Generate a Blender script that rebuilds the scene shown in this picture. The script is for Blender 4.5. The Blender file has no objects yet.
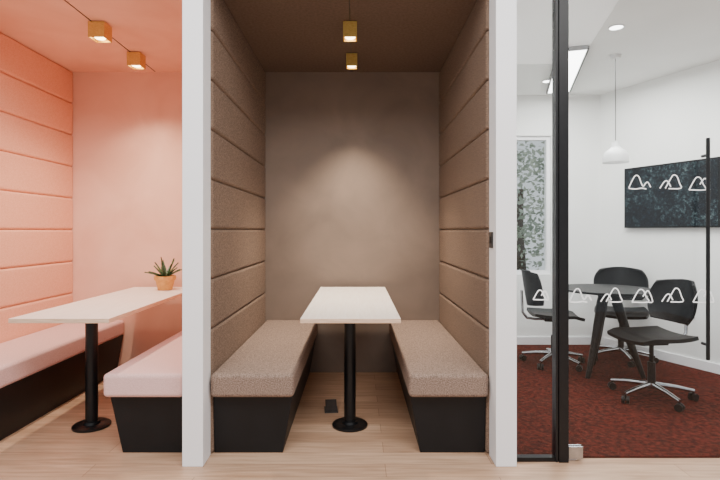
import bpy, bmesh, math, random
from mathutils import Vector, Matrix
random.seed(4)
S=bpy.context.scene
COL=S.collection

# ------------------------------------------------------------------ materials
def srgb(r,g,b):
    f=lambda c:(c/255/12.92) if c/255<=0.04045 else ((c/255+0.055)/1.055)**2.4
    return (f(r),f(g),f(b),1)
def pm(name,c1,c2=None,rough=0.6,metal=0.0,scale=5.0,detail=3.0,bump=0.0,bscale=None,stretch=(1,1,1),coat=0.0,emit=None,estr=0.0,contrast=(0.35,0.65),distort=0.0,spec=0.5):
    m=bpy.data.materials.new(name); m.use_nodes=True
    nt=m.node_tree; N=nt.nodes; L=nt.links
    b=N['Principled BSDF']
    b.inputs['Roughness'].default_value=rough; b.inputs['Metallic'].default_value=metal
    b.inputs['Coat Weight'].default_value=coat; b.inputs['Specular IOR Level'].default_value=spec
    tc=N.new('ShaderNodeTexCoord'); mp=N.new('ShaderNodeMapping'); mp.inputs['Scale'].default_value=stretch
    L.new(tc.outputs['Object'],mp.inputs['Vector'])
    no=N.new('ShaderNodeTexNoise'); no.inputs['Scale'].default_value=scale; no.inputs['Detail'].default_value=detail
    no.inputs['Distortion'].default_value=distort
    L.new(mp.outputs[0],no.inputs['Vector'])
    cr=N.new('ShaderNodeValToRGB'); cr.color_ramp.elements[0].position=contrast[0]; cr.color_ramp.elements[1].position=contrast[1]
    cr.color_ramp.elements[0].color=c1; cr.color_ramp.elements[1].color=c2 or c1
    L.new(no.outputs['Fac'],cr.inputs['Fac']); L.new(cr.outputs[0],b.inputs['Base Color'])
    if bump>0:
        n2=N.new('ShaderNodeTexNoise'); n2.inputs['Scale'].default_value=bscale or scale; n2.inputs['Detail'].default_value=2
        L.new(mp.outputs[0],n2.inputs['Vector'])
        bp=N.new('ShaderNodeBump'); bp.inputs['Strength'].default_value=bump; bp.inputs['Distance'].default_value=0.004
        L.new(n2.outputs['Fac'],bp.inputs['Height']); L.new(bp.outputs[0],b.inputs['Normal'])
    if emit:
        b.inputs['Emission Color'].default_value=emit; b.inputs['Emission Strength'].default_value=estr
    return m
def glassmat(name,refl=0.06,tint=(0.97,0.985,0.985,1)):
    m=bpy.data.materials.new(name); m.use_nodes=True
    nt=m.node_tree; N=nt.nodes; L=nt.links
    N.remove(N['Principled BSDF'])
    out=N['Material Output']
    t=N.new('ShaderNodeBsdfTransparent'); t.inputs[0].default_value=tint
    g=N.new('ShaderNodeBsdfGlossy'); g.inputs['Roughness'].default_value=0.0
    mx=N.new('ShaderNodeMixShader'); mx.inputs[0].default_value=refl
    L.new(t.outputs[0],mx.inputs[1]); L.new(g.outputs[0],mx.inputs[2]); L.new(mx.outputs[0],out.inputs[0])
    return m
def screenmat():  # reflection of trees painted into the screen's emission colour
    m=pm('painted_screen_reflection',srgb(8,12,15),srgb(10,14,18),0.4,scale=3)
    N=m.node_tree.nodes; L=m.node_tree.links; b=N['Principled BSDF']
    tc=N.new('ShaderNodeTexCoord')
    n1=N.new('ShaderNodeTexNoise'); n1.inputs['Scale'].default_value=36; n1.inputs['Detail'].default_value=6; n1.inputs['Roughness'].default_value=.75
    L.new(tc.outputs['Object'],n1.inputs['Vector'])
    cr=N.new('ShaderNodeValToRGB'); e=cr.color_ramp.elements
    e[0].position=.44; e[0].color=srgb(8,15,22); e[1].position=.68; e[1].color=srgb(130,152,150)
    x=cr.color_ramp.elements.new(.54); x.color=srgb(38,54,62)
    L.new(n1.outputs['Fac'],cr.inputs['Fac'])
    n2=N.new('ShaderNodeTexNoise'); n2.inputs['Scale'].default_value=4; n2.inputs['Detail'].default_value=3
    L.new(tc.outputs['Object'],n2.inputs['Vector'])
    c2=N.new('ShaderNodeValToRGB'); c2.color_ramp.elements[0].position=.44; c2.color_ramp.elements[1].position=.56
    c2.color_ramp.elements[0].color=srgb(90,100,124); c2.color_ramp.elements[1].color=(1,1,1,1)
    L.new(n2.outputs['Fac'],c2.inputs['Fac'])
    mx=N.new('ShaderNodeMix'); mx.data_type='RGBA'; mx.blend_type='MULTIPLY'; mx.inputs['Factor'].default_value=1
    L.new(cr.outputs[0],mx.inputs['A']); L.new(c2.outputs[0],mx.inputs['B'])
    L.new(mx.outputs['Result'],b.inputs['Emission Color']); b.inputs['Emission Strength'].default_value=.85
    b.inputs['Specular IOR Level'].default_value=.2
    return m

M={}
M['white']=pm('white_paint',srgb(242,242,245),srgb(245,245,247),0.55,scale=3)
M['roomwhite']=pm('meeting_room_paint',srgb(238,239,237),srgb(243,244,242),0.7,scale=2)
M['brown']=pm('brown_wool_fabric',srgb(94,76,63),srgb(148,123,105),0.95,scale=180,detail=2,bump=0.6,bscale=220)
M['brownseat']=pm('taupe_seat_fabric',srgb(104,86,75),srgb(156,133,119),0.95,scale=180,detail=2,bump=0.6,bscale=220)
M['pinkpanel']=pm('salmon_wool_fabric',srgb(229,164,134),srgb(239,180,150),0.95,scale=150,detail=2,bump=0.25,bscale=260)
M['pinkseat']=pm('rose_seat_fabric',srgb(210,170,164),srgb(228,191,186),0.95,scale=190,detail=2,bump=0.3,bscale=240)
M['pinkwall']=pm('salmon_plaster',srgb(229,179,155),srgb(239,193,170),0.75,scale=2.2,detail=5,distort=0.8)
M['brownplaster']=pm('taupe_clay_plaster',srgb(114,97,85),srgb(138,119,105),0.6,scale=2.2,detail=5,distort=0.5,bump=0.1,bscale=9,contrast=(0.25,0.75))
M['brownceil']=pm('brown_ceiling_paint',srgb(92,74,63),srgb(106,87,75),0.8,scale=60)
M['black']=pm('black_laminate',srgb(16,16,18),srgb(21,21,23),0.5,scale=6,spec=.3)
M['blackmetal']=pm('black_powder_coated_steel',srgb(12,12,14),srgb(17,17,19),0.38,scale=40,spec=.35)
M['blackplastic']=pm('black_plastic',srgb(6,6,7),srgb(9,9,10),0.45,scale=30,spec=.22)
M['chrome']=pm('polished_aluminium',srgb(165,167,170),srgb(185,187,190),0.22,metal=1,scale=20)
M['brass']=pm('brushed_brass',srgb(206,168,84),srgb(228,194,112),0.4,metal=0.55,scale=60,stretch=(1,1,8))
M['lens']=pm('warm_lamp_diffuser',srgb(255,225,150),emit=(1,0.82,0.5,1),estr=12)
M['cool']=pm('white_light_diffuser',srgb(255,255,255),emit=(1,0.98,0.95,1),estr=9)
M['top']=pm('pale_birch_laminate',srgb(240,226,214),srgb(247,236,226),0.42,scale=5,detail=5,stretch=(14,1,1))
M['edge']=pm('plywood_edge',srgb(206,172,144),srgb(228,198,172),0.6,scale=60,detail=2,stretch=(0.2,0.2,3))
M['terracotta']=pm('ochre_terracotta',srgb(206,150,80),srgb(222,168,94),0.8,scale=30)
M['soil']=pm('dark_soil',srgb(46,34,26),srgb(70,52,38),1,scale=80,bump=1)
M['leaf']=pm('dark_green_leaf',srgb(30,56,36),srgb(90,118,76),0.4,scale=40)
M['pend']=pm('white_enamel',srgb(214,216,216),srgb(222,223,223),0.3,scale=5)
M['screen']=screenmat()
M['grey']=pm('dark_grey_plate',srgb(62,60,60),srgb(74,72,72),0.4,metal=0.3,scale=20)
M['carpet']=pm('russet_carpet_pile',srgb(44,13,9),srgb(88,31,22),1,scale=38,detail=6,bump=0.8,bscale=300,spec=.1)
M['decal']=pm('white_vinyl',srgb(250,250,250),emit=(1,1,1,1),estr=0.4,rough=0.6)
M['glass']=glassmat('clear_glass',0.02)
M['bark']=pm('reflection_tree_bark',srgb(70,56,44),srgb(96,80,62),0.9,scale=20,bump=0.6)
M['foliage']=pm('pale_reflection_foliage',srgb(150,162,148),srgb(200,206,186),0.7,scale=2)  # leaf colour paled to imitate a faint reflection in glass
M['grass']=pm('reflection_lawn_grass',srgb(90,110,72),srgb(118,138,90),1,scale=12)

def floormat():
    m=bpy.data.materials.new('oak_plank_floor'); m.use_nodes=True
    nt=m.node_tree; N=nt.nodes; L=nt.links; b=N['Principled BSDF']
    b.inputs['Roughness'].default_value=0.42
    tc=N.new('ShaderNodeTexCoord')
    br=N.new('ShaderNodeTexBrick'); br.inputs['Scale'].default_value=1
    br.inputs['Brick Width'].default_value=1.5; br.inputs['Row Height'].default_value=0.135
    br.inputs['Mortar Size'].default_value=0.0016; br.inputs['Mortar Smooth'].default_value=0.3
    br.inputs['Color1'].default_value=srgb(192,156,128); br.inputs['Color2'].default_value=srgb(216,181,152)
    br.inputs['Mortar'].default_value=srgb(148,110,84); br.offset=0.37
    L.new(tc.outputs['Object'],br.inputs['Vector'])
    mp=N.new('ShaderNodeMapping'); mp.inputs['Scale'].default_value=(1.6,22,1)
    L.new(tc.outputs['Object'],mp.inputs['Vector'])
    no=N.new('ShaderNodeTexNoise'); no.inputs['Scale'].default_value=2.2; no.inputs['Detail'].default_value=6; no.inputs['Distortion'].default_value=0.5
    L.new(mp.outputs[0],no.inputs['Vector'])
    cr=N.new('ShaderNodeValToRGB'); cr.color_ramp.elements[0].position=.3; cr.color_ramp.elements[1].position=.7
    cr.color_ramp.elements[0].color=(.70,.65,.60,1); cr.color_ramp.elements[1].color=(1,1,1,1)
    L.new(no.outputs['Fac'],cr.inputs['Fac'])
    mx=N.new('ShaderNodeMix'); mx.data_type='RGBA'; mx.blend_type='MULTIPLY'; mx.inputs['Factor'].default_value=1
    L.new(br.outputs['Color'],mx.inputs['A']); L.new(cr.outputs[0],mx.inputs['B'])
    L.new(mx.outputs['Result'],b.inputs['Base Color'])
    return m
M['floor']=floormat()

# ------------------------------------------------------------------ mesh helpers
def bbox(bm,x0,x1,y0,y1,z0,z1):
    v=[bm.verts.new(p) for p in ((x0,y0,z0),(x1,y0,z0),(x1,y1,z0),(x0,y1,z0),(x0,y0,z1),(x1,y0,z1),(x1,y1,z1),(x0,y1,z1))]
    for f in ((3,2,1,0),(4,5,6,7),(0,1,5,4),(1,2,6,5),(2,3,7,6),(3,0,4,7)): bm.faces.new([v[i] for i in f])
    return v
def prism(bm,pts,z0,z1):
    a=[bm.verts.new((p[0],p[1],z0)) for p in pts]; b=[bm.verts.new((p[0],p[1],z1)) for p in pts]
    n=len(pts); bm.faces.new(a[::-1]); bm.faces.new(b)
    for i in range(n): bm.faces.new((a[i],a[(i+1)%n],b[(i+1)%n],b[i]))
def tube(bm,pts,rad,seg=12,cap=True):
    pts=[Vector(p) for p in pts]; n=len(pts)
    if not isinstance(rad,(list,tuple)): rad=[rad]*n
    rings=[]; up=None
    for i,p in enumerate(pts):
        t=(pts[min(i+1,n-1)]-pts[max(i-1,0)]).normalized()
        if up is None:
            up=Vector((0,0,1)) if abs(t.z)<0.9 else Vector((0,1,0))
        s=t.cross(up).normalized(); u=s.cross(t).normalized(); up=u
        rings.append([bm.verts.new(p+(s*math.cos(2*math.pi*k/seg)+u*math.sin(2*math.pi*k/seg))*rad[i]) for k in range(seg)])
    for a,b in zip(rings,rings[1:]):
        for k in range(seg): bm.faces.new((a[k],a[(k+1)%seg],b[(k+1)%seg],b[k]))
    if cap:
        bm.faces.new(rings[0][::-1]); bm.faces.new(rings[-1])
def lathe(bm,prof,seg=32,c=(0,0,0)):
    rings=[]
    for r,z in prof:
        if r<1e-5: rings.append([bm.verts.new((c[0],c[1],c[2]+z))])
        else: rings.append([bm.verts.new((c[0]+r*math.cos(2*math.pi*k/seg),c[1]+r*math.sin(2*math.pi*k/seg),c[2]+z)) for k in range(seg)])
    for a,b in zip(rings,rings[1:]):
        for k in range(seg):
            k2=(k+1)%seg
            if len(a)==1 and len(b)==1: continue
            if len(a)==1: bm.faces.new((a[0],b[k2],b[k]))
            elif len(b)==1: bm.faces.new((a[k],a[k2],b[0]))
            else: bm.faces.new((a[k],a[k2],b[k2],b[k]))
def grid_shell(bm,fn,nu,nv,thick):
    P=[[fn(i/nu,j/nv) for j in range(nv+1)] for i in range(nu+1)]
    Nn=[[None]*(nv+1) for _ in range(nu+1)]
    for i in range(nu+1):
        for j in range(nv+1):
            du=P[min(i+1,nu)][j]-P[max(i-1,0)][j]; dv=P[i][min(j+1,nv)]-P[i][max(j-1,0)]
            Nn[i][j]=du.cross(dv).normalized()
    A=[[bm.verts.new(P[i][j]+Nn[i][j]*thick/2) for j in range(nv+1)] for i in range(nu+1)]
    B=[[bm.verts.new(P[i][j]-Nn[i][j]*thick/2) for j in range(nv+1)] for i in range(nu+1)]
    for i in range(nu):
        for j in range(nv):
            bm.faces.new((A[i][j],A[i+1][j],A[i+1][j+1],A[i][j+1]))
            bm.faces.new((B[i][j],B[i][j+1],B[i+1][j+1],B[i+1][j]))
    for i in range(nu):
        bm.faces.new((A[i][0],B[i][0],B[i+1][0],A[i+1][0])); bm.faces.new((A[i][nv],A[i+1][nv],B[i+1][nv],B[i][nv]))
    for j in range(nv):
        bm.faces.new((A[0][j],A[0][j+1],B[0][j+1],B[0][j])); bm.faces.new((A[nu][j],B[nu][j],B[nu][j+1],A[nu][j+1]))
def finish(name,bm,mat,loc=(0,0,0),parent=None,bevel=0,seg=3,smooth=False,edge=None,label=None):
    bmesh.ops.recalc_face_normals(bm,faces=bm.faces)
    me=bpy.data.meshes.new(name); bm.to_mesh(me); bm.free()
    me.materials.append(mat)
    if edge:
        me.materials.append(edge)
        for p in me.polygons:
            if abs(p.normal.z)<0.5: p.material_index=1
    if smooth:
        for p in me.polygons: p.use_smooth=True
        me.set_sharp_from_angle(angle=math.radians(40))
    o=bpy.data.objects.new(name,me); COL.objects.link(o); o.location=loc
    if parent: o.parent=parent
    if bevel:
        b=o.modifiers.new('bevel','BEVEL'); b.width=bevel; b.segments=seg; b.limit_method='ANGLE'; b.angle_limit=math.radians(40)
        if seg>2:
            for p in me.polygons: p.use_smooth=True
            w=o.modifiers.new('wn','WEIGHTED_NORMAL')
    if label: o['label']=label
    return o
def empty(name,loc,label=None,cat=None,kind=None,rot=0,group=None):
    e=bpy.data.objects.new(name,None); e.empty_display_size=0.1; COL.objects.link(e); e.location=loc; e.rotation_euler[2]=rot
    if label: e['label']=label
    if cat: e['category']=cat
    if kind: e['kind']=kind
    if group: e['group']=group
    return e
def tag(o,label,cat,group=None):
    o['label']=label; o['category']=cat
    if group: o['group']=group
def struct(name,boxes,mat,label=None,polys=None,bevel=0):
    if boxes: b0=boxes[0]; c=Vector(((b0[0]+b0[1])/2,(b0[2]+b0[3])/2,b0[4]))
    else: c=Vector((polys[0][0][0][0],polys[0][0][0][1],polys[0][1]))
    bm=bmesh.new()
    for b in boxes or []: bbox(bm,b[0]-c.x,b[1]-c.x,b[2]-c.y,b[3]-c.y,b[4]-c.z,b[5]-c.z)
    for pts,z0,z1 in polys or []: prism(bm,[(p[0]-c.x,p[1]-c.y) for p in pts],z0-c.z,z1-c.z)
    o=finish(name,bm,mat,c,bevel=bevel,seg=2); o['kind']='structure'
    if label: o['label']=label
    return o

# ------------------------------------------------------------------ shell
YB=4.28; ZC=2.57; ZM=2.65; YG=2.64
struct('floor',[(-3.2,4.6,-2.2,4.42,-0.12,0)],M['floor'],'pale oak plank floor')
angA=(2.58,5.30)
def wallpt(d): return (2.58+0.47*(5.3-d)/1.1,d)
struct('floor',None,M['carpet'],'russet red carpet of the meeting room',polys=[([(0.82,2.665),(wallpt(2.665)[0],2.665),angA,(0.82,5.3)],0.0005,0.008)])
struct('wall_left',[(-2.60,-2.485,2.45,YB+.12,0,ZC)],M['pinkpanel'],'salmon side wall behind padding')
struct('wall_back',[(-2.60,-0.85,YB,YB+.12,0,ZC)],M['pinkwall'],'salmon plaster wall')
struct('wall_back',[(-0.85,0.78,YB,YB+.12,0,ZC)],M['brownplaster'],'taupe clay plaster wall')
struct('wall_partition',[(-0.868,-0.832,2.70,YB,0,ZC)],M['black'],'partition between the two booths')
struct('wall_partition',[(0.755,0.82,2.70,YB,0,2.75)],M['white'],'partition between booth and meeting room')
struct('ceiling',[(-2.60,-0.85,2.50,YB+.12,ZC,ZC+.12)],M['pinkwall'],'salmon booth ceiling')
struct('ceiling',[(-0.85,0.78,2.50,YB+.12,ZC,ZC+.12)],M['brownceil'],'brown booth ceiling')
struct('trim_1',[(-0.897,-0.79,2.564,2.70,0,ZC)],M['white'],'white painted booth pilaster',bevel=0.003)
struct('trim_2',[(0.713,0.82,2.564,2.70,0,ZC)],M['white'],'white painted booth pilaster',bevel=0.003)
struct('wall_rear',[(0.82,1.0,5.3,5.42,0,ZM),(2.06,2.62,5.3,5.42,0,ZM),(1.0,2.06,5.3,5.42,0,0.75),(1.0,2.06,5.3,5.42,2.22,ZM)],M['roomwhite'],'white meeting room wall with opening for added window')
struct('wall_right',None,M['roomwhite'],'white angled meeting room wall',polys=[([angA,wallpt(2.55),(wallpt(2.55)[0]+.12,2.55),(2.70,5.42)],0,ZM)])
struct('wall_side',[(0.74,0.82,YB+.12,5.42,0,ZM)],M['roomwhite'],'white meeting room side wall')
struct('ceiling',None,M['roomwhite'],'white meeting room ceiling',polys=[([(0.74,2.60),(wallpt(2.6)[0]+.12,2.6),(2.70,5.42),(0.74,5.42)],ZM,ZM+.1)])
struct('baseboard_rear',[(0.83,2.56,5.285,5.2995,0.009,0.09)],M['white'],'white skirting')
n=Vector((-1.1,-0.47)).normalized()
def off(p,k): return (p[0]+n.x*k,p[1]+n.y*k)
struct('baseboard_right',None,M['white'],'white skirting',polys=[([off(wallpt(5.25),.0005),off(wallpt(2.8),.0005),off(wallpt(2.8),.015),off(wallpt(5.25),.015)],0.009,0.09)])
w=empty('reflection_window',(1.53,5.36,0.75),'added window with pale frame standing in for reflections of trees',kind='structure')  # window added in place of reflections seen in the front glass
bm=bmesh.new()
for b in ((-.53,-.49,-.03,.03,0,1.47),(.49,.53,-.03,.03,0,1.47),(-.49,.49,-.03,.03,0,.04),(-.49,.49,-.03,.03,1.43,1.47)): bbox(bm,*b)
finish('window_frame',bm,M['white'],parent=w)  # frame of the added reflection window
bm=bmesh.new(); bbox(bm,-.49,.49,-.004,.004,.04,1.43); finish('glass_pane',bm,M['glass'],parent=w)

# ------------------------------------------------------------------ acoustic panels
def panels(x0,x1,y0,y1,mat,label,group):
    for k in range(9):
        zt=ZC-0.27*k-.0005; zb=ZC-0.27*(k+1)+.0005
        if k==8: zb=0.0
        if k in (0,8):
            bm=bmesh.new(); bbox(bm,-(x1-x0)/2,(x1-x0)/2,-(y1-y0)/2,(y1-y0)/2,0,zt-zb)
            o=finish('acoustic_panel',bm,mat,((x0+x1)/2,(y0+y1)/2,zb),bevel=0.020,seg=5); tag(o,label,'wall panel',group)
            if k==0: first=o
        else:
            c=first.copy(); COL.objects.link(c); c.location.z=zb
panels(-2.484,-2.425,2.50,YB-.001,M['pinkpanel'],'salmon felt padded wall panel beside rose bench','salmon padded wall panels')
panels(-0.92,-0.869,2.705,YB-.001,M['pinkpanel'],'salmon felt padded panel on booth partition','salmon padded partition panels')
panels(-0.831,-0.78,2.705,YB-.001,M['brown'],'brown tweed padded wall panel above bench','brown padded partition panels')
panels(0.70,0.754,2.705,YB-.001,M['brown'],'brown tweed padded wall panel beside meeting room','brown padded wall panels')

# ------------------------------------------------------------------ benches
def bench(xw,xa,mat,label,yf=2.645):
    s=1 if xa>xw else -1; W=abs(xa-xw); L=YB-.002-yf
    r=empty('bench',((xw+xa)/2,yf+L/2,0),label,'bench')
    hx=W/2
    def X(t): return s*(t-hx)
    bm=bmesh.new(); y0=-L/2; y1=L/2
    top=[(X(0.002),y0+.06),(X(W-.012),y0+.06),(X(W-.012),y1),(X(0.002),y1)]
    bot=[(X(0.002),y0+.085),(X(W-.07),y0+.085),(X(W-.07),y1),(X(0.002),y1)]
    a=[bm.verts.new((p[0],p[1],0.0)) for p in bot]; b=[bm.verts.new((p[0],p[1],0.325)) for p in top]
    bm.faces.new(a[::-1]); bm.faces.new(b)
    for i in range(4): bm.faces.new((a[i],a[(i+1)%4],b[(i+1)%4],b[i]))
    finish('bench_base',bm,M['black'],parent=r,bevel=0.003,seg=2)
    bm=bmesh.new(); xa_,xb_=sorted((X(0.001),X(W)))
    bbox(bm,xa_,xb_,y0,y1,0.325,0.452)
    finish('seat_cushion',bm,mat,parent=r,bevel=0.024,seg=5)
    return r
bench(-2.425,-1.985,M['pinkseat'],'rose upholstered booth bench with black base by padded wall')
bench(-0.92,-1.35,M['pinkseat'],'rose upholstered booth bench with black base beside white pilaster')
bench(-0.78,-0.335,M['brownseat'],'taupe tweed booth bench on tapered black base')
bench(0.70,0.275,M['brownseat'],'taupe tweed booth bench on tapered black base')

# ------------------------------------------------------------------ booth tables
def btable(xc,y0,y1,px,py,label):
    r=empty('booth_table',(px,py,0),label,'table')
    bm=bmesh.new(); bbox(bm,xc-.27-px,xc+.27-px,y0-py,y1-py,0.715,0.74)
    finish('tabletop',bm,M['top'],parent=r,bevel=0.002,seg=2,edge=M['edge'])
    bm=bmesh.new(); lathe(bm,[(0,.012),(.036,.012),(.036,.708),(0,.708)],32)
    finish('table_post',bm,M['blackmetal'],parent=r,smooth=True)
    bm=bmesh.new(); lathe(bm,[(0,0),(.108,0),(.110,.004),(.110,.012),(.104,.017),(.05,.020),(.045,.034),(.036,.036),(0,.036)],48)
    finish('base_plate',bm,M['blackmetal'],parent=r,smooth=True)
    bm=bmesh.new(); bbox(bm,-.14,.14,-.14,.14,.707,.7148)
    finish('mounting_plate',bm,M['blackmetal'],parent=r)
    return r
btable(-0.035,2.68,4.20,-0.044,3.11,'pale birch booth table on black pedestal between taupe benches')
btable(-1.60,2.68,4.20,-1.645,3.10,'pale birch booth table on black pedestal between rose benches')

# ------------------------------------------------------------------ ceiling spotlights
def cube(xc,yc,label,s=0.09,h=0.10,power=30,size=108,soft=.03):
    r=empty('ceiling_spotlight',(xc,yc,ZC-h-.006),label,'ceiling light',group='brass cube spotlights')
    bm=bmesh.new()
    o=s/2; t=.006
    bbox(bm,-o,o,-o,-o+t,0,h); bbox(bm,-o,o,o-t,o,0,h); bbox(bm,-o,-o+t,-o+t,o-t,0,h); bbox(bm,o-t,o,-o+t,o-t,0,h); bbox(bm,-o+t,o-t,-o+t,o-t,.02,h)
    finish('lamp_housing',bm,M['brass'],parent=r)
    bm=bmesh.new(); lathe(bm,[(0,.008),(.030,.008),(.034,.012),(.034,.0195),(0,.0195)],24)
    finish('lamp_lens',bm,M['lens'],parent=r,smooth=True)
    bm=bmesh.new(); bbox(bm,-.03,.03,-.03,.03,h,h+.0055); finish('mounting_plate',bm,M['blackmetal'],parent=r)
    l=bpy.data.lights.new('spot','SPOT'); l.energy=power; l.color=(1,.85,.67); l.spot_size=math.radians(size); l.spot_blend=1; l.shadow_soft_size=soft
    lo=bpy.data.objects.new('spot_light',l); COL.objects.link(lo); lo.parent=r; lo.location=(0,0,-.005)
cube(-0.045,3.27,'brass cube spotlight on brown booth ceiling',power=60,size=90)
cube(-0.040,3.85,'brass cube spotlight on brown booth ceiling nearer the plaster wall',s=.085,h=.095,power=240,size=82)
cube(-1.685,3.28,'brass cube spotlight on salmon booth ceiling',s=.105,power=75,size=125)
cube(-1.69,3.83,'brass cube spotlight on salmon booth ceiling nearer the wall',s=.10,power=75,size=120)
def cable(x,label):
    bm=bmesh.new(); bbox(bm,-.0025,.0025,-.86,.84,-.0035,-.0005)
    o=finish('ceiling_cable',bm,M['blackmetal'],(x,3.42,ZC)); tag(o,label,'cable')
cable(-0.045,'thin black cable running along brown ceiling'); cable(-1.72,'thin black cable running along salmon ceiling')

# ------------------------------------------------------------------ plant
p=empty('potted_plant',(-1.535,4.0,0.7405),'spiky green succulent in ochre terracotta pot on table','plant')
bm=bmesh.new(); lathe(bm,[(0,0),(.052,0),(.056,.006),(.072,.075),(.075,.078),(.082,.080),(.084,.11),(.078,.112),(.074,.095),(0,.095)],40)
finish('plant_pot',bm,M['terracotta'],parent=p,smooth=True)
bm=bmesh.new(); lathe(bm,[(0,.0955),(.0735,.0955),(.072,.1),(0,.104)],24); finish('soil',bm,M['soil'],parent=p)
bm=bmesh.new()
for i in range(17):
    a=i*2.4+random.uniform(-.2,.2); L=random.uniform(.12,.19); lean=random.uniform(.45,1.2)*(0.5 if i>12 else 1)
    base=Vector((math.cos(a)*.015,math.sin(a)*.015,.10)); dirh=Vector((math.cos(a),math.sin(a),0)); side=Vector((-math.sin(a),math.cos(a),0))
    rows=[]
    for k in range(7):
        t=k/6; pos=base+dirh*(math.sin(lean)*L*t)+Vector((0,0,1))*(math.cos(lean)*L*t-0.02*t*t*lean)
        wd=.015*(1-t**2.2)+.0006; up=Vector((0,0,1))*math.sin(lean)-dirh*math.cos(lean)
        rows.append([bm.verts.new(pos-side*wd+up*.004),bm.verts.new(pos),bm.verts.new(pos+side*wd+up*.004),bm.verts.new(pos-up*.005)])
    for A,B in zip(rows,rows[1:]):
        for q in ((0,1),(1,2),(2,3),(3,0)): bm.faces.new((A[q[0]],A[q[1]],B[q[1]],B[q[0]]))
    bm.faces.new(rows[-1])
finish('foliage',bm,M['leaf'],parent=p,smooth=True)

# ------------------------------------------------------------------ floor sockets and switch
def floorbox(x,y,rot,label):
    r=empty('floor_socket',(x,y,0.0005),label,'floor socket',rot=rot)
    bm=bmesh.new(); bbox(bm,-.045,.045,-.06,.06,0,.006); finish('socket_frame',bm,M['grey'],parent=r,bevel=.002,seg=2)
    bm=bmesh.new(); v=[(-.038,-.05,.010),(.038,-.05,.010),(.038,.05,.055),(-.038,.05,.055)]
    a=[bm.verts.new(q) for q in v]; b=[bm.verts.new((q[0],q[1],q[2]-.004)) for q in v]
    bm.faces.new(a); bm.faces.new(b[::-1])
    for i in range(4): bm.faces.new((a[i],b[i],b[(i+1)%4],a[(i+1)%4]))
    bbox(bm,-.035,.035,-.05,-.045,.0055,.0095)
    finish('socket_lid',bm,M['grey'],parent=r)
    return r
floorbox(-0.175,3.38,.1,'dark floor socket with raised lid on oak floor')
floorbox(-1.53,3.40,.3,'small dark floor socket under booth table')
sw=empty('light_switch',(0.7125,2.645,1.12),'small dark switch plate on white pilaster','switch')
bm=bmesh.new(); bbox(bm,-.006,0,-.03,.03,0,.085); finish('switch_plate',bm,M['grey'],parent=sw,bevel=.002,seg=2)
bm=bmesh.new(); bbox(bm,-.009,-.0062,-.012,.012,.025,.06); finish('switch_button',bm,M['black'],parent=sw)

# ------------------------------------------------------------------ glazed front
def decal(parent,px,py,kind,w=0.115):
    shapes={
     0:[[(-.5,-.22),(-.34,.12),(-.2,.33),(-.05,.3),(.06,.02),(.16,-.16),(.28,.0),(.38,.02),(.5,-.2)],[(-.5,-.25),(-.2,-.28),(.1,-.24),(.3,-.28)]],
     1:[[(-.5,-.25),(-.3,.05),(-.15,.08),(.0,-.18)],[(-.25,-.25),(.0,.2),(.12,.36),(.28,.3),(.4,-.02),(.46,-.25),(-.1,-.26)]],
     2:[[(-.45,-.27),(-.25,.1),(-.1,.3),(.08,.26),(.2,-.02),(.3,-.27),(-.45,-.27)],[(.05,-.02),(.22,.22),(.34,.2),(.5,-.25),(.3,-.27)]]}
    bm=bmesh.new()
    for pl in shapes[kind]:
        out=[]; n_=len(pl)
        for i in range(n_-1):
            p0=Vector(pl[max(i-1,0)]);p1=Vector(pl[i]);p2=Vector(pl[i+1]);p3=Vector(pl[min(i+2,n_-1)])
            for t in (0,.33,.66):
                out.append(0.5*((2*p1)+(-p0+p2)*t+(2*p0-5*p1+4*p2-p3)*t*t+(-p0+3*p1-3*p2+p3)*t**3))
        out.append(Vector(pl[-1]))
        prev=None; hw=.0028
        for i,q in enumerate(out):
            t=(out[min(i+1,len(out)-1)]-out[max(i-1,0)]).normalized(); nn=Vector((-t.y,t.x))*hw
            c=Vector((px+q.x*w,py+q.y*w))
            cur=[bm.verts.new((c.x+nn.x,-.0072,c.y+nn.y)),bm.verts.new((c.x-nn.x,-.0072,c.y-nn.y)),bm.verts.new((c.x-nn.x,-.0062,c.y-nn.y)),bm.verts.new((c.x+nn.x,-.0062,c.y+nn.y))]
            if prev:
                for a,b in ((0,1),(1,2),(2,3),(3,0)): bm.faces.new((prev[a],prev[b],cur[b],cur[a]))
            else: bm.faces.new(cur[::-1])
            prev=cur
        bm.faces.new(prev)
    finish('mountain_decal',bm,M['decal'],parent=parent,label='white outline mountain symbol')
def gx(px,d=YG): return (px-357)*d/500
def gz(py,d=YG): return 1.21-(py-231)*d/500
w=empty('window_1',(0.93,YG,0),'narrow fixed glass panel in black steel frame',kind='structure')
bm=bmesh.new()
bbox(bm,.8205-.93,.828-.93,-.02,.02,0,ZM-.001); bbox(bm,.828-.93,1.04-.93,-.02,.02,0,.022); bbox(bm,.828-.93,1.04-.93,-.02,.02,ZM-.04,ZM-.001); bbox(bm,1.04-.93,1.052-.93,-.025,.025,0,ZM-.001)
finish('window_frame',bm,M['blackmetal'],parent=w)
bm=bmesh.new(); bbox(bm,.828-.93,1.04-.93,-.005,.005,.022,ZM-.04); finish('glass_pane',bm,M['glass'],parent=w)
decal(w,gx(540)-.93,gz(295),2,w=.085)
struct('trim_3',[(1.056,1.105,YG-.03,YG+.03,0,ZM-.001)],M['blackmetal'],'black steel door post')
d=empty('door_1',(1.112,YG,0),'frameless glass door with black bar handle',kind='structure')
bm=bmesh.new(); bbox(bm,0,.93,-.005,.005,.012,ZM-.01); finish('glass_pane',bm,M['glass'],parent=d)
for px_,py_,k in ((639,183,0),(670,183,1),(698,184,2),(580,296,0),(611,296,1),(641,296,2),(672,296,1),(702,296,2)):
    decal(d,gx(px_)-1.112,gz(py_),k)
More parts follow.
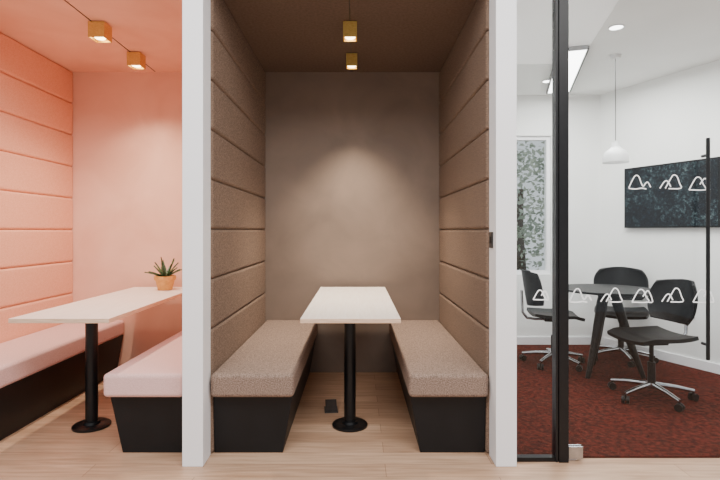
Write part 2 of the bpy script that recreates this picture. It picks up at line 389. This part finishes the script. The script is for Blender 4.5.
bm=bmesh.new(); bbox(bm,0.0,.075,-.016,-.0062,.012,.078); bbox(bm,0.0,.075,.0062,.016,.012,.078); bbox(bm,.0,.04,-.012,.012,0.0,.0115)
finish('patch_fitting',bm,M['chrome'],parent=d,bevel=.002,seg=2)
hd=YG-.05; hx=gx(708,hd)-1.112
h=bmesh.new(); tube(h,[(hx,-.05,gz(360,hd)),(hx,-.05,gz(138,hd))],.0095,16)
for zz in (gz(155,hd),gz(345,hd)): tube(h,[(hx,-.05,zz),(hx,-.0062,zz)],.008,12)
finish('door_handle',h,M['blackmetal'],parent=d,smooth=True)

# ------------------------------------------------------------------ meeting room furniture
TX,TY,TZ=2.11,4.22,.725
t=empty('round_table',(TX,TY,.0085),'round black meeting table on splayed tapered legs','table')
bm=bmesh.new(); lathe(bm,[(0,TZ-.03),(.355,TZ-.03),(.38,TZ-.012),(.38,TZ-.009),(0,TZ-.009)],64); finish('tabletop',bm,M['blackplastic'],parent=t,smooth=True)
bm=bmesh.new(); lathe(bm,[(0,TZ-.06),(.07,TZ-.06),(.11,TZ-.031),(0,TZ-.031)],32); finish('leg_hub',bm,M['blackplastic'],parent=t,smooth=True)
for a in (math.radians(212),math.radians(-32),math.radians(88)):
    c=Vector((math.cos(a),math.sin(a),0))
    bm=bmesh.new(); tube(bm,[c*.27,c*.165+Vector((0,0,.3)),c*.075+Vector((0,0,.6)),c*.05+Vector((0,0,TZ-.045))],[.018,.032,.040,.036],16)
    finish('leg',bm,M['blackplastic'],parent=t,smooth=True)

def chair(loc,ang,label):
    r=empty('swivel_chair',loc,label,'chair',rot=ang,group='black swivel chairs around the round table')
    def seat(u,v):
        x=-.20+.41*u; y=(v-.5)*.45*(1-.12*abs(2*u-1)**3)
        z=.450-.012*math.sin(math.pi*u)+.016*(2*v-1)**2-.03*max(0,u-.8)/.2
        return Vector((x,y,z))
    bm=bmesh.new(); grid_shell(bm,seat,12,12,.026); finish('seat',bm,M['blackplastic'],parent=r,smooth=True)
    def back(u,v):
        yy=(u-.5); wdt=.46*(1-.24*abs(2*v-1)**2.6); y=yy*wdt
        x=-.225-.05*v+.40*yy*yy
        return Vector((x,y,.53+.32*v-.10*abs(yy)**2*(2*v-1)))
    bm=bmesh.new(); grid_shell(bm,back,16,14,.018); finish('backrest',bm,M['blackplastic'],parent=r,smooth=True)
    bm=bmesh.new(); tube(bm,[(-.02,0,.405),(-.16,0,.402),(-.235,0,.412),(-.272,0,.46),(-.278,0,.56),(-.282,0,.66)],.012,12)
    finish('back_support',bm,M['chrome'],parent=r,smooth=True)
    bm=bmesh.new(); bbox(bm,-.09,.09,-.06,.06,.388,.420); finish('seat_mechanism',bm,M['blackplastic'],parent=r,bevel=.006,seg=2)
    bm=bmesh.new(); lathe(bm,[(0,.10),(.026,.10),(.026,.26),(.015,.262),(.015,.39),(0,.39)],20); finish('gas_column',bm,M['blackplastic'],parent=r,smooth=True)
    sb=bmesh.new(); lathe(sb,[(0,.075),(.036,.075),(.040,.085),(.036,.115),(0,.12)],24)
    b=finish('star_base',sb,M['chrome'],parent=r,smooth=True)
    for k in range(5):
        a=2*math.pi*k/5+.3; c=Vector((math.cos(a),math.sin(a),0))
        bm=bmesh.new(); tube(bm,[c*.03+Vector((0,0,.10)),c*.16+Vector((0,0,.088)),c*.275+Vector((0,0,.068))],[.019,.016,.013],10)
        finish('base_arm',bm,M['chrome'],parent=b,smooth=True)
        bm=bmesh.new(); s=Vector((-math.sin(a+.6),math.cos(a+.6),0)); cc=c*.27+Vector((0,0,.026))
        tube(bm,[cc-s*.024,cc-s*.006],.026,16); tube(bm,[cc+s*.006,cc+s*.024],.026,16); tube(bm,[cc-s*.006,cc+s*.006],.01,8); tube(bm,[cc,c*.27+Vector((0,0,.06))],.007,8)
        finish('caster',bm,M['blackplastic'],parent=b,smooth=True)
    return r
def face(x,y): return math.atan2(y,x)
chair((1.78,4.52,.0085),face(1,-.15),'black plastic swivel chair with chrome star base facing the round table')
chair((2.12,3.60,.0085),face(-.98,-.12),'black plastic swivel chair turned away from the round table')
chair((2.47,4.68,.0085),face(-.45,-.9),'black plastic swivel chair beyond the round table by angled wall')

# pendant
pe=empty('pendant_lamp',(2.12,4.1,1.77),'white dome pendant lamp on thin cord above table','lamp')
bm=bmesh.new(); lathe(bm,[(.098,0),(.10,.002),(.097,.05),(.078,.092),(.045,.115),(.03,.135),(.028,.175),(0,.18),(0,.172),(.024,.17),(.026,.135),(.04,.11),(.073,.088),(.092,.05),(.095,.002),(.098,0)],40)
finish('lamp_shade',bm,M['pend'],parent=pe,smooth=True)
bm=bmesh.new(); lathe(bm,[(0,.045),(.025,.055),(.032,.08),(.02,.11),(0,.112)],20); finish('light_bulb',bm,M['cool'],parent=pe,smooth=True)
bm=bmesh.new(); tube(bm,[(0,0,.18),(0,0,ZM-1.77-.02)],.003,8); finish('lamp_cord',bm,M['blackmetal'],parent=pe)
bm=bmesh.new(); lathe(bm,[(0,ZM-1.77-.03),(.035,ZM-1.77-.025),(.045,ZM-1.7705),(0,ZM-1.7705)],24); finish('ceiling_rose',bm,M['pend'],parent=pe,smooth=True)

for (x,y) in ((1.83,3.53),(1.83,4.8)):
    r=empty('downlight',(x,y,ZM-.006),'round white recessed ceiling downlight','ceiling light',group='recessed downlights')
    bm=bmesh.new(); lathe(bm,[(.045,0),(.055,.001),(.055,.0055),(.045,.0055),(.045,0)],32); finish('trim_ring',bm,M['pend'],parent=r,smooth=True)
    bm=bmesh.new(); lathe(bm,[(0,.003),(.044,.003),(.044,.0055),(0,.0055)],32); finish('lamp_lens',bm,M['cool'],parent=r)
r=empty('linear_ceiling_light',(1.87,4.5,ZM-.03),'long bright linear ceiling light with dark trim','ceiling light',rot=math.radians(-17))
bm=bmesh.new(); bbox(bm,-.10,.10,-.62,.62,0,.012); finish('light_diffuser',bm,M['cool'],parent=r)
bm=bmesh.new(); bbox(bm,-.115,-.1005,-.63,.63,-.004,.0295); bbox(bm,.1005,.115,-.63,.63,-.004,.0295); bbox(bm,-.1,.1,-.635,-.6205,-.004,.0295); bbox(bm,-.1,.1,.6205,.635,-.004,.0295); bbox(bm,-.1,.1,-.62,.62,.0125,.0295)
finish('light_frame',bm,M['grey'],parent=r)

wa=math.atan2(-1.1,0.47)
q=wallpt(4.59); o=off(q,.03)
tv=empty('television',(o[0],o[1],1.24),'large flat black wall-mounted screen with painted reflection of dark trees','television',rot=wa)
bm=bmesh.new(); bbox(bm,-.45,.45,-.016,.016,0,.59); finish('tv_body',bm,M['blackplastic'],parent=tv,bevel=.003,seg=2)
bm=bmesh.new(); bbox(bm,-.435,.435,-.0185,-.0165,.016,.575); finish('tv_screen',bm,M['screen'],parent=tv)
bm=bmesh.new(); bbox(bm,-.15,.15,.0165,.0285,.15,.45); finish('wall_bracket',bm,M['blackmetal'],parent=tv)
q=off(wallpt(4.43),.001)
s=empty('wall_socket',(q[0],q[1],.44),'small dark wall socket low on white wall','socket',rot=wa)
bm=bmesh.new(); bbox(bm,-.04,.04,-.008,0,0,.08); finish('socket_plate',bm,M['grey'],parent=s,bevel=.002,seg=2)
bm=bmesh.new(); bbox(bm,-.02,.02,-.010,-.0082,.02,.06); finish('socket_insert',bm,M['black'],parent=s)

# added greenery standing in for reflections in the front glass
struct('floor',[(-1.5,6,5.44,11.0,-.14,-.02)],M['grass'],'added lawn below the reflection stand-in')
tr=empty('reflection_tree',(2.6,8.0,-.02),'added leafy green stand-in for reflected trees','reflection_tree')
bm=bmesh.new(); tube(bm,[(0,0,0),(.03,0,.6),(0,.02,1.2),(.02,0,1.9)],[.1,.08,.07,.04],12); finish('reflection_trunk',bm,M['bark'],parent=tr,smooth=True)
bm=bmesh.new()
for i in range(2200):
    a=random.uniform(0,6.283); u=random.uniform(-1,1); rr=random.uniform(.2,1)**.5
    c=Vector((math.cos(a)*math.sqrt(1-u*u)*rr*1.1,math.sin(a)*math.sqrt(1-u*u)*rr*1.1,1.7+u*rr*1.15))
    R=Matrix.Rotation(random.uniform(0,6),3,'X')@Matrix.Rotation(random.uniform(0,6),3,'Z'); s_=random.uniform(.03,.06)
    bm.faces.new([bm.verts.new(c+R@Vector(v_)*s_) for v_ in ((-1,0,0),(0,-.5,0),(1,0,0),(0,.5,0))])
finish('foliage',bm,M['foliage'],parent=tr)  # leaves of the added reflection tree

# ------------------------------------------------------------------ lights, world
def area(name,loc,rot,sx,sy,e,col):
    l=bpy.data.lights.new(name,'AREA'); l.shape='RECTANGLE'; l.size=sx; l.size_y=sy; l.energy=e; l.color=col
    o=bpy.data.objects.new(name,l); COL.objects.link(o); o.location=loc; o.rotation_euler=rot; return o
area('meeting_room_light',(2.0,4.0,ZM-.05),(0,0,0),1.0,1.4,60,(1,.98,.95))
area('column_fill',(0.2,0.4,3.3),(math.radians(20),0,0),4.5,1.4,185,(1,.97,.94))  # unseen fill lamp added to brighten the white columns
W=bpy.data.worlds.new('world'); S.world=W; W.use_nodes=True
bg=W.node_tree.nodes['Background']; bg.inputs[0].default_value=(0.93,0.96,1,1); bg.inputs[1].default_value=0.85

cam=bpy.data.cameras.new('camera'); co=bpy.data.objects.new('camera',cam); COL.objects.link(co)
co.location=(0,0,1.21); co.rotation_euler=(math.radians(90),0,0)
cam.lens=25; cam.sensor_width=36; cam.shift_x=3/720; cam.shift_y=-9/720; cam.clip_start=.05
S.camera=co
